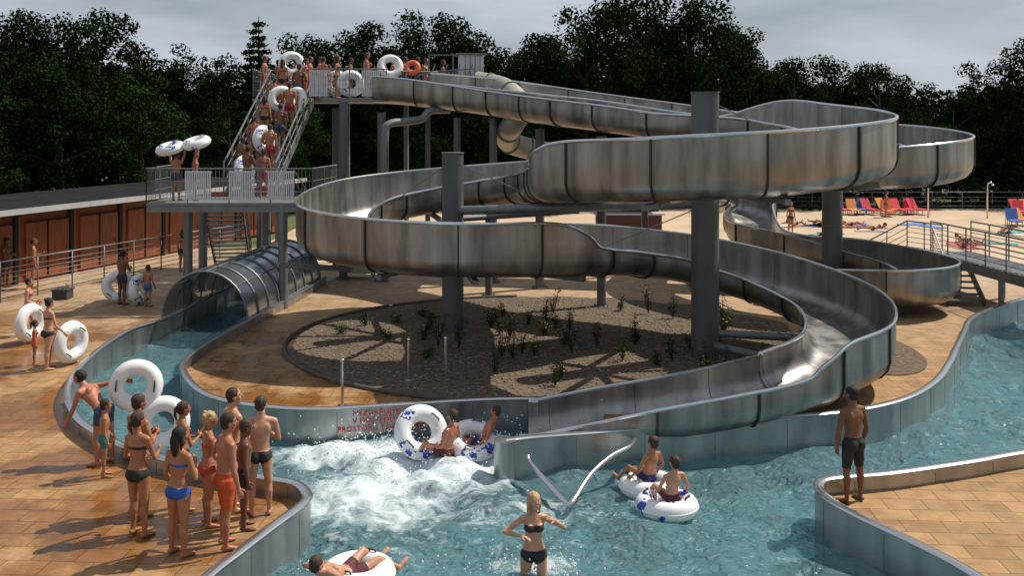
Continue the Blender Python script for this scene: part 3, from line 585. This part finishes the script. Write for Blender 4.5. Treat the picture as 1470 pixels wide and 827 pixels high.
    if suit=='long': suitm=(T&(tz<.06))|(Hh&(tt<.86)&(tz<.06))
    if suit in('brief','bikini'): suitm=(T|Hh)&(tz<.035)&(tz>-.075+ .62*np.maximum(lat-.028,0))&((tt<.3)|T)
    if suit=='bikini': suitm|=T&np.where(fwd>.02,(tz>.185)&(tz<.242),(tz>.198)&(tz<.218))
    if suit=='onepiece': suitm=T&(tz<.25)|((Hh)&(tz<.035)&(tz>-.075+.62*np.maximum(lat-.028,0))&(tt<.3))
    Vd=Vb.copy(); vm=np.zeros(len(Vb),bool)
    for f,s_ in zip(Fb,suitm):
        if s_: vm[list(f)]=True
    Vd[vm]+=Nb[vm]*(.0045*H if suit in('trunks','long') else .0022*H)
    if suit in('trunks','long'): Vd[vm]+=Nb[vm]*(np.sin(Vb[vm][:,2:3]*60/H+Vb[vm][:,0:1]*45/H)*.0014*H)
    out=MB(); out.v=[tuple(v) for v in Vd]; out.f=list(Fb); out.m=[1 if s_ else 0 for s_ in suitm]
    for wr,fa,q in ends:
        pn=pose.get('palm'); pn=V3((-q*1.0,.1,0)) if pn is None else V3((pn[0]*q,pn[1],pn[2])); 
        if abs(fa.dot(pn.normalized()))>.9: pn=V3((0,.2,-1))
        s_=-1 if q>0 else 1
        dd=fa.normalized(); pp=(pn-dd*pn.dot(dd)).normalized(); sv_=dd.cross(pp)*s_
        if sv_.y+sv_.z*.5<0: s_=-s_
        hand(out,wr,fa,pn,s_,H,curl)
    hs=(.133 if not child else .155)*H; yw,pt=map(math.radians,look)
    ctr=sp(.365)+V3((0,.015*H,0))+ (S*.35+V3((0,0,.65))).normalized()*hs*.42
    Rm=Matrix.Rotation(-yw,3,'Z')@Matrix.Rotation(-pt,3,'X')
    out.loft([sp(.33),sp(.365)+V3((0,.004*H,0)),ctr-V3((0,hs*.1,hs*.15))],[.031*H]*3 if not fem else [.027*H]*3,n=14,mi=0)
    Rn=np.array(Rm)
    for Vh,Fh,mi in head(hair):
        Vt=(Vh*hs*np.array([1.0,1.0,1.08]))@Rn.T+np.array(ctr); o=len(out.v); out.v+=[tuple(v) for v in Vt]; out.f+=[tuple(i+o for i in f) for f in Fh]; out.m+= ([mi]*len(Fh) if isinstance(mi,int) else list(mi))
    return out,[skinmat(skin),cmat(suitc,'swimwear_fabric'),cmat(HAIRS[hairc],'hair'),EYE,PUP,LIP]
def place(ob,loc,heading,mode='feet'):
    z0=min(v.co.z for v in ob.data.vertices) if mode=='feet' else 0
    ob.rotation_euler=(0,0,-math.radians(heading)); ob.location=(loc[0],loc[1],loc[2]-z0)
def person(name,loc,heading,mode='feet',**k):
    mb,ms=person_mesh(**k); ob=mb.obj(name,ms); place(ob,loc,heading,mode); return ob
ARMF=dict(ua=[(.25,.25,-1),(.25,.25,-1)],fa=[(-.8,.75,.15),(-.75,.8,.3)])
HIPS=dict(ua=[(.75,-.25,-1),(.22,0,-1)],fa=[(-.8,.35,-.55),(.08,.25,-1)])
person('woman_black_bikini',(-5.46,14.25,0),20,H=1.78,fem=True,suit='bikini',skin='tan',hair='pony',hairc='brown',pose=P(ua=[(.3,.15,-1),(.2,.3,-1)],fa=[(-.3,.9,-.3),(-.4,.8,.1)],th=[(.04,.10,-1),(.10,-.04,-1)],spine=(-.04,.02,1)),look=(15,-5))
person('man_standing',(-5.75,14.95,0),40,H=1.84,suit='trunks',suitc=(.03,.03,.04),skin='tan',hair='short',pose=P(**ARMF))
person('boy_teal_trunks',(-6.94,16.6,0),65,H=1.27,child=True,suit='trunks',suitc=(.02,.18,.20),skin='tan',hair='short',hairc='dark',pose=P(fa=[(-.2,.6,-.7),(.1,.3,-1)]))
person('woman_blue_bikini',(-4.65,13.6,0),25,H=1.78,fem=True,suit='bikini',suitc=(.02,.10,.38),skin='tan',hair='long',hairc='black',pose=P(ua=[(.25,0,-1),(.35,.1,-1)],fa=[(-.1,.5,-.8),(-.5,.5,.5)],th=[(.08,.06,-1),(.08,-.05,-1)],spine=(.05,-.03,1)),look=(20,0))
person('woman_red_swimsuit',(-4.55,14.6,0),60,H=1.68,fem=True,suit='bikini',suitc=(.45,.06,.02),skin='red',hair='curly',hairc='blond',pose=P(ua=[(.2,.2,-1),(.2,.2,-1)],fa=[(-.4,.9,.2),(-.4,.8,0)]))
person('man_orange_shorts',(-4.06,13.85,0),55,H=1.88,suit='long',suitc=(.50,.075,.015),skin='red',hair='short',hairc='dark',belly=.014,pose=P(**HIPS,th=[(.1,.06,-1),(.05,-.06,-1)]),look=(10,0))
person('man_standing',(-4.35,15.15,0),50,H=1.88,suit='trunks',suitc=(.05,.05,.07),skin='light',hair='short',hairc='brown',pose=P(**ARMF),look=(25,-10))
person('man_black_trunks',(-3.88,15.0,0),-15,H=1.8,suit='brief',skin='light',hair='short',hairc='brown',pose=P(**ARMF,th=[(.05,.05,-1),(.1,-.03,-1)],spine=(.03,.0,1)),look=(20,0))
person('woman_standing',(-5.15,15.2,0),55,H=1.66,fem=True,suit='bikini',suitc=(.1,.02,.02),skin='tan',hair='pony',hairc='brown',pose=P(**ARMF))
person('man_standing',(-3.98,14.5,0),70,H=1.6,suit='trunks',suitc=(.02,.02,.02),skin='dark',hair='short',pose=P())
# man on the deck bending beside the big double ring, one arm back on it
person('man_holding_ring',(-7.2,17.2,0),-75,H=1.8,suit='trunks',suitc=(.04,.05,.1),skin='red',hair='short',hairc='dark',pose=P(spine=(0,.72,.75),ua=[(.2,.3,-1),(.35,-.8,.2)],fa=[(0,.5,-.9),(.1,-1,.1)],th=[(.1,.12,-1),(.1,-.1,-1)]),look=(0,-15))
person('man_black_shorts',(5.42,15.5,0),-25,H=1.82,suit='long',suitc=(.012,.012,.012),skin='dark',hair='short',hairc='black',pose=P(ua=[(.35,-.05,-1),(.3,0,-1)],fa=[(-.15,.25,-1),(-.2,.2,-1)],th=[(.12,0,-1),(.12,.02,-1)]),look=(-10,-8))
person('woman_wading',(.31,13.9,-1.0),172,H=1.76,fem=True,suit='bikini',skin='light',hair='long',hairc='blond',pose=P(ua=[(.85,.1,-.45),(.9,.15,-.5)],fa=[(-.75,.45,.65),(-.9,.5,-.1)],th=[(.1,.1,-1),(.1,-.1,-1)]),look=(-15,-12))
SIT=dict(spine=(0,-.25,1),th=[(.2,1,.25),(.25,1,.15)],sh=[(.05,.75,-.75),(.1,.8,-.6)],ft=[(0,.8,.3),(0,.8,.3)],ua=[(.5,.1,-.9),(.5,.1,-.9)],fa=[(.1,.6,-.5),(.2,.6,-.5)])
person('boy_on_ring',(2.62,16.05,-.12),-20,'abs',H=1.4,child=True,suit='trunks',suitc=(.1,.02,.03),skin='light',hair='short',hairc='brown',pose=P(**SIT))
person('boy_on_ring',(2.36,16.9,-.1),-35,'abs',H=1.45,child=True,suit='trunks',suitc=(.02,.02,.1),skin='tan',hair='short',hairc='brown',pose=P(**SIT))
person('boy_on_ring',(-1.25,18.5,-.22),-65,'abs',H=1.7,suit='trunks',suitc=(.1,.02,.03),skin='red',hair='short',hairc='brown',pose=P(**dict(SIT,fa=[(.1,.9,.1),(.3,.7,.2)])),look=(20,0))
person('boy_on_ring',(-.6,18.9,-.2),-75,'abs',H=1.6,suit='trunks',suitc=(.02,.02,.1),skin='red',hair='short',hairc='brown',pose=P(**dict(SIT,spine=(.3,-.5,1))))
person('bather_lying_on_ring',(-2.25,13.5,-.2),38,'abs',H=1.7,suit='trunks',suitc=(.1,.02,.03),skin='light',hair='short',hairc='brown',pose=P(spine=(0,-1,.42),th=[(.15,1,.35),(.3,1,.30)],sh=[(.05,.9,-.55),(.1,.9,-.6)],ft=[(0,.8,.5),(0,.8,.5)],ua=[(.9,.1,-.2),(.9,.1,-.2)],fa=[(.3,.6,-.3),(.3,.6,-.3)]))
person('woman_carrying_ring',(-11.27,23.7,0),35,H=1.72,fem=True,suit='bikini',skin='light',hair='bun',hairc='dark',pose=P(ua=[(.2,.2,-1),(.4,.1,-1)],fa=[(0,.8,-.5),(.3,.5,-.6)],th=[(.05,.25,-1),(.05,-.2,-1)]))
person('child_orange_suit',(-11.8,24.1,0),60,H=1.08,fem=True,child=True,suit='onepiece',suitc=(.5,.08,.02),skin='tan',hair='pony',hairc='brown',pose=P())
person('girl_pink_bikini',(-13.6,27.4,0),70,H=1.6,fem=True,suit='bikini',suitc=(.5,.1,.2),skin='light',hair='bun',hairc='dark',pose=P(th=[(.05,.25,-1),(.05,-.2,-1)],fa=[(-.1,.9,-.3),(-.1,.9,-.3)]))
VAR=[]
for nm,k in[('man_in_trunks',dict(H=1.76,suit='trunks',suitc=(.03,.03,.06),skin='dark',hair='short',hairc='dark',pose=P(**ARMF))),
 ('man_in_trunks',dict(H=1.78,suit='trunks',suitc=(.3,.03,.03),skin='tan',hair='short',hairc='brown',pose=P(ua=[(.3,.3,-1),(.2,0,-1)],fa=[(0,.9,.3),(.1,.2,-1)]))),
 ('woman_in_bikini',dict(H=1.66,fem=True,suit='bikini',suitc=(.02,.02,.02),skin='tan',hair='long',hairc='brown',pose=P())),
 ('woman_in_bikini',dict(H=1.64,fem=True,suit='bikini',suitc=(.3,.05,.12),skin='red',hair='pony',hairc='dark',pose=P(**HIPS))),
 ('boy_in_trunks',dict(H=1.3,child=True,suit='trunks',suitc=(.05,.12,.3),skin='tan',hair='short',hairc='brown',pose=P(fa=[(0,.8,-.3),(0,.5,-.8)]))),
 ('man_reaching_up',dict(H=1.76,suit='trunks',suitc=(.05,.05,.12),skin='tan',hair='short',hairc='dark',pose=P(ua=[(.35,.2,1),(.35,.2,1)],fa=[(.0,.1,1),(0,.1,1)])))]:
    mb_,ms_=person_mesh(**k); ob=mb_.obj(nm,ms_); VAR.append(ob)
used=[False]*6
def far(v,x,y,z,hd,sc=1):
    o=VAR[v]
    if used[v]: o=D.objects.new(o.name.split('.')[0],o.data); COL.objects.link(o)
    used[v]=True; z0=min(q.co.z for q in o.data.vertices); o.rotation_euler=(0,0,-math.radians(hd)); o.scale=(sc,)*3; o.location=(x,y,z-z0*sc)
far(0,-12.75,31.9,0,30); far(4,-11.8,31.6,0,20); far(0,-18.3,35.3,0,90); far(1,-17.2,35,0,60); far(2,-13.1,38.8,0,20)
far(5,-11.05,32.1,3.4,10,.9); far(5,-10.5,32.3,3.4,80,.9)
for i,(v,t) in enumerate([(0,.08),(1,.2),(3,.32),(0,.44),(2,.55),(1,.66),(3,.78),(0,.9),(2,.98)]):
    far(v,-9.15+.55*t+(.38 if i%2 else -.38),34+4.3*t,3.45+3.35*t,5,.97+.02*(i%3))
far(0,-9.0,33.2,3.4,30); far(3,-8.5,33.4,3.4,0)
for v,x,y,hd in[(1,-9.9,39,90),(2,-9.3,39.5,60),(0,-8.9,40.2,120),(3,-8.3,39.2,80),(1,-7.8,39.6,90),(4,-7.3,38.8,60),(2,-6.8,38.0,100),(0,-6.6,39.8,90),(1,-5.8,38.8,70),(3,-5.2,39.6,100),(0,-4.4,39.9,90),(1,-3.6,40.6,110),(2,-2.9,40.7,80),(0,-9.5,40.5,80),(1,-8.5,41,90),(2,-7.4,40.8,70),(3,-6.0,40.9,100),(1,-5.0,41,80),(0,-4.0,41.1,60),(3,-7.4,38.2,30),(0,-9.9,41.2,60)]: far(v,x,y,6.88,hd,.96+.03*(int(x*10)%3))
far(2,14.8,51.8,0,160); far(1,33,57,0,200); far(3,23,60,0,100); far(4,19,58,0,60); far(0,35,60,0,100)
mb=MB(); mb.torus((-4.0,39.2,8.15),.22,.11,Matrix.Rotation(1.2,3,'X')); mb.obj('orange_swim_ring',[ORG])

# ------------------------------------------------------------------ beach clutter
def chair(x,y,c,hd):
    mb=MB(); mb.box((0,0,.32),(.6,1.3,.06),0,0); 
    mb.add([(-.3,.62,.35),(.3,.62,.35),(.3,1.05,.95),(-.3,1.05,.95),(-.3,.66,.31),(.3,.66,.31),(.3,1.09,.91),(-.3,1.09,.91)],[(0,1,2,3),(7,6,5,4),(0,4,5,1),(1,5,6,2),(2,6,7,3),(3,7,4,0)],0)
    for a in(-.27,.27):
        for b_ in(-.55,.55): mb.tube([(a,b_,0),(a,b_,.32)],.02,n=6,mi=1)
        mb.tube([(a,1.05,.93),(a,1.1,0)],.02,n=6,mi=1)
    ob=mb.obj('deck_chair',[cmat(c),GALV],False); ob.location=(x,y,.01); ob.rotation_euler=(0,0,hd)
cc=[(.6,.12,.03),(.03,.10,.35),(.6,.03,.05),(.65,.25,.05),(.6,.05,.2)]
for i in range(13): chair(21+i*.62+(5.0 if i>8 else 0),61.5+rng.uniform(-1,1),cc[int(rng.integers(0,5))],rng.uniform(-.5,.5))
for i in range(5): chair(28.4+i*.85,55.5+rng.uniform(-.6,.6),cc[(i*2+1)%5],rng.uniform(-.4,.4))
for i in range(18):
    x=rng.uniform(15,27);y=rng.uniform(46,57); mb=MB(); mb.box((0,0,.02),(.8,1.8,.03)); ob=mb.obj('beach_towel',[cmat([(.5,.1,.1),(.1,.2,.5),(.6,.55,.5),(.1,.35,.3)][i%4])],False); ob.location=(x,y,.01); ob.rotation_euler=(0,0,rng.uniform(0,3))
    if i%2==0:
        if i==0:
            m_,s_=person_mesh(H=1.7,fem=True,suit='bikini',skin='tan',hair='short',hairc='dark',pose=P(spine=(0,-1,.12),th=[(.1,1,.1),(.1,1,.25)],sh=[(.05,1,-.1),(.05,.8,-.5)],ft=[(0,.5,.8),(0,.5,.8)],ua=[(.6,-.4,-.1),(.4,.3,-.3)],fa=[(.1,.9,0),(.1,.9,0)]))
            LY=m_.obj('sunbather',s_)
        o=LY if i==0 else D.objects.new('sunbather',LY.data)
        if i: COL.objects.link(o)
        o.location=(x,y,.2); o.rotation_euler=(0,0,rng.uniform(0,6))
for x,y in[(25.6,60),(29,59.5)]:
    mb=MB(); mb.tube([(x,y,0),(x,y,2.0),(x+.05,y,2.15),(x+.2,y,2.2),(x+.32,y,2.1)],.05,n=8); mb.ball((x+.33,y,2.05),(.1,.1,.05)); mb.obj('outdoor_shower',[RIM])
mb=MB(); railing(mb,[(8,65,0),(42,65,0)],h=1.2,rails=3,post=2); mb.obj('beach_fence',[GALV])
mb=MB(); mb.box((6.2,52,.5),(3.4,1.2,1.0),0,0); mb.box((6.2,52,1.05),(3.7,1.4,.08),0,1); mb.box((6.2,52.6,1.6),(3.4,.1,1.0),0,0); mb.box((6.2,52.2,2.2),(3.9,2,.1),0,1); mb.obj('snack_kiosk',[cmat((.08,.03,.03)),ROOF],False)
mb=MB(); mb.box((-15.2,33.0,.16),(.5,.5,.32)); mb.box((-15.2,33.0,.33),(.56,.56,.04)); mb.obj('flower_planter',[POT],False)

# ------------------------------------------------------------------ vegetation
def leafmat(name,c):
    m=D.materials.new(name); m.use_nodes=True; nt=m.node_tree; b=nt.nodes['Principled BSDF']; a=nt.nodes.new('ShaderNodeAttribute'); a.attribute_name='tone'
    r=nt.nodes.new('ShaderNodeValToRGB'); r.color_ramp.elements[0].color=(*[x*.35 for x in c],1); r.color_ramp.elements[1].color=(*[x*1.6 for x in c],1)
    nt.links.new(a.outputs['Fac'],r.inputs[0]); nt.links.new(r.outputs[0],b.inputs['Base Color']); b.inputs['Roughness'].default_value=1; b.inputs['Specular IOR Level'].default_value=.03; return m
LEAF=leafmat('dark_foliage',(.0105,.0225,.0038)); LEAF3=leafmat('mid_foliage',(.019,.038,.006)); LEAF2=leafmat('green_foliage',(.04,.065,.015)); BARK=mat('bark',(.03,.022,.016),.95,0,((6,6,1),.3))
def leaves(centres,rad,per,size,sq=.8):
    Vs=[];tones=[]
    for c,r in zip(centres,rad):
        n=int(per*r*r); d=rng.normal(size=(n,3)); d/=np.linalg.norm(d,axis=1)[:,None]; rr=r*rng.uniform(.55,1.08,(n,1)); p=np.array(c)+d*rr*np.array([1,1,sq])
        t1=rng.normal(size=(n,3)); t1-=d*(t1*d).sum(1)[:,None]*.6; t1/=np.linalg.norm(t1,axis=1)[:,None]; t2=np.cross(t1,d+rng.normal(size=(n,3))*.5); t2/=np.linalg.norm(t2,axis=1)[:,None]
        s=size*rng.uniform(.6,1.3,(n,1)); q=np.stack([p-t1*s,p+t2*s*.55,p+t1*s,p-t2*s*.55],1); Vs.append(q.reshape(-1,3)); tn=np.clip(rng.normal(.5,.2)+rng.normal(0,.15,n),0,1); tones.append(np.repeat(tn,4))
    V=np.concatenate(Vs); F=np.arange(len(V)).reshape(-1,4); return V,F,np.concatenate(tones)
def vegobj(name,mbt,V,F,tone,lm):
    o=len(mbt.v); nv=o+len(V); VV=np.concatenate([np.array(mbt.v).reshape(-1,3),V]) if o else V
    me=D.meshes.new(name); me.from_pydata(VV.tolist(),[],mbt.f+(F+o).tolist()); me.materials.append(BARK); me.materials.append(lm)
    me.polygons.foreach_set('material_index',[0]*len(mbt.f)+[1]*len(F)); a=me.attributes.new('tone','FLOAT','POINT'); a.data.foreach_set('value',np.concatenate([np.zeros(o),tone]).astype(np.float32)); return me
def tree_mesh(kind,lm=None):
    mb=MB(); H=14.; lm=lm or LEAF
    if kind=='spruce':
        mb.loft([(0,0,0),(0,0,H)],[.25,.03],n=8); cs=[];rs=[]
        for i in range(26):
            z=1.2+i*.49; R=3.6*(1-z/(H+.6))+.2
            for k in range(max(5,int(R*8))):
                a=rng.uniform(0,6.28); q=R*rng.uniform(.3,.95); cs.append((q*math.cos(a),q*math.sin(a),z-q*.22));rs.append(.3+R*.14)
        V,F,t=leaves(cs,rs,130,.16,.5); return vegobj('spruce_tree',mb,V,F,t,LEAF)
    lean=rng.normal(0,.3,2); mb.loft([(0,0,0),(lean[0]*.3,lean[1]*.3,4),(lean[0],lean[1],9),(lean[0],lean[1],12)],[.38,.28,.16,.04],n=9); cs=[];rs=[]
    nb=int(rng.integers(11,15))
    for i in range(nb):
        a=i*2.4+rng.uniform(-.4,.4); z=rng.uniform(2.2,11.5); R=(3.6 if z<8 else 2.6)*rng.uniform(.65,1.15)*(.75 if z<3.5 else 1); z2=z+rng.uniform(.2,1.3)
        e=(R*math.cos(a),R*math.sin(a),z2); mb.loft([(0,0,z-1),(e[0]*.5,e[1]*.5,z),e],[.13,.08,.03],n=6)
        for k in range(int(rng.integers(4,7))):
            cs.append((e[0]+rng.normal(0,.9),e[1]+rng.normal(0,.9),e[2]+rng.normal(0,.7))); rs.append(rng.uniform(.7,1.35))
    for k in range(6): cs.append((rng.normal(0,1.2),rng.normal(0,1.2),12+rng.uniform(-.8,1.3))); rs.append(rng.uniform(.6,1.1))
    for k in range(14): cs.append((rng.normal(0,1.5),rng.normal(0,1.5),rng.uniform(3,11))); rs.append(rng.uniform(.9,1.4))
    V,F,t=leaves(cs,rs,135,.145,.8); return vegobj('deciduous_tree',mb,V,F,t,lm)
TM=[tree_mesh('d') for _ in range(5)]; TL=[tree_mesh('d',LEAF3) for _ in range(2)]; SP=tree_mesh('spruce')
def tree(me,x,y,h,wd=1):
    o=D.objects.new(me.name.split('.')[0],me); COL.objects.link(o); o.location=(x,y,-.05); s=h/14; o.scale=(s*wd,s*wd,s); o.rotation_euler=(0,0,rng.uniform(0,6.28))
sky=[(-40,14),(-36.5,14.2),(-33,14.2),(-29.5,13.8),(-26.2,12.0),(-22.6,11.0),(-20,10.2),(-15,12.8),(-12.2,11.8),(-9.6,13.2),(-7.0,13.0),(-5.0,14.0),(-1.9,12.0),(1,11.2),(3,12.8),(5.6,14.6),(8.8,16.0),(12.6,15.6),(15.4,13.4),(17.6,10.8),(19.8,10.4),(21.8,9.2),(23.9,11.2),(26,10.0),(28.4,8.2),(31,7.8),(33.2,8.6),(35.4,11.4),(38,12.3),(42,12)]
for i,(x,h_) in enumerate(sky): tree(TM[i%5],x+rng.uniform(-.3,.3),70+rng.uniform(-2,2),h_,1.0)
for i,(x,h_) in enumerate(sky): tree(TM[(i+2)%5],x*1.13+1.8,79+rng.uniform(-2,2),h_*.9,1.15)
tree(SP,-17.4,67,13.2)
for i,(x,y,h_) in enumerate([(-33,57,11),(-29,55,10.5),(-25,54,10),(-22,58,9),(-36,60,12),(-18,62,7.5),(-14,63,7.2),(-31,48,8.5),(-26.5,47,8)]): tree(TL[i%2] if i%3==0 else TM[i%5],x,y,h_,1.15)
cs=[];rs=[]
for i in range(420):
    x=rng.uniform(-45,50); cs.append((x,67.5+rng.normal(0,.9),rng.uniform(.3,4.6)*(.8+.2*math.sin(x*.7)))); rs.append(rng.uniform(.7,1.3))
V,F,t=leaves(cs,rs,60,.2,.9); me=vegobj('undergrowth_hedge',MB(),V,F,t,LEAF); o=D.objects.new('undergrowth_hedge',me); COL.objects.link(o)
cs=[];rs=[]
for i in range(500):
    x=rng.uniform(-75,75); cs.append((x,92+rng.normal(0,2),rng.uniform(.5,8.0))); rs.append(rng.uniform(1.4,2.4))
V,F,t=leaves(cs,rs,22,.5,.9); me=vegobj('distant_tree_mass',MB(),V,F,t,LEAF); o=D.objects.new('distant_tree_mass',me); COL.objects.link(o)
YEL=mat('yellow_petals',(.6,.42,.03),.6)
def shrub(x,y,h_,r,flower=False):
    mb=MB(); cs=[];rs=[]
    for k in range(7):
        a=rng.uniform(0,6.28); q=rng.uniform(0,r); e=(q*math.cos(a),q*math.sin(a),h_*rng.uniform(.35,1)); mb.loft([(0,0,0),(e[0]*.6,e[1]*.6,e[2]*.6),e],[.012,.009,.004],n=5); cs+= [e,(e[0]*.7,e[1]*.7,e[2]*.6)]; rs+=[.10,.11]
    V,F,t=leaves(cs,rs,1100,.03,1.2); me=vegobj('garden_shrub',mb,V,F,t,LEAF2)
    o=D.objects.new('garden_shrub',me); COL.objects.link(o); o.location=(x,y,.02)
    if flower:
        me.materials.append(YEL)
        for p in me.polygons:
            if p.center.z>h_*.6 and p.material_index==1 and random.random()<.25: p.material_index=2
for i in range(40):
    a=rng.uniform(0,6.28); q=math.sqrt(rng.uniform(0,1)); x=2.3+4.4*q*math.cos(a); y=26.4+4.8*q*math.sin(a)
    if math.hypot(x-4.9,y-24.75)<.7 or math.hypot(x+1.7,y-28)<.6: continue
    shrub(x,y,rng.uniform(.2,1.0)*(1 if i%4 else 1.25),rng.uniform(.12,.28),i%3==0)
for i in range(9): shrub(rng.uniform(-5,-2),rng.uniform(24,30),.3,.2)
for x,y in[(9.4,26.5),(9.6,25),(9.1,24),(-15.2,33.0)]: shrub(x,y,.4,.25)
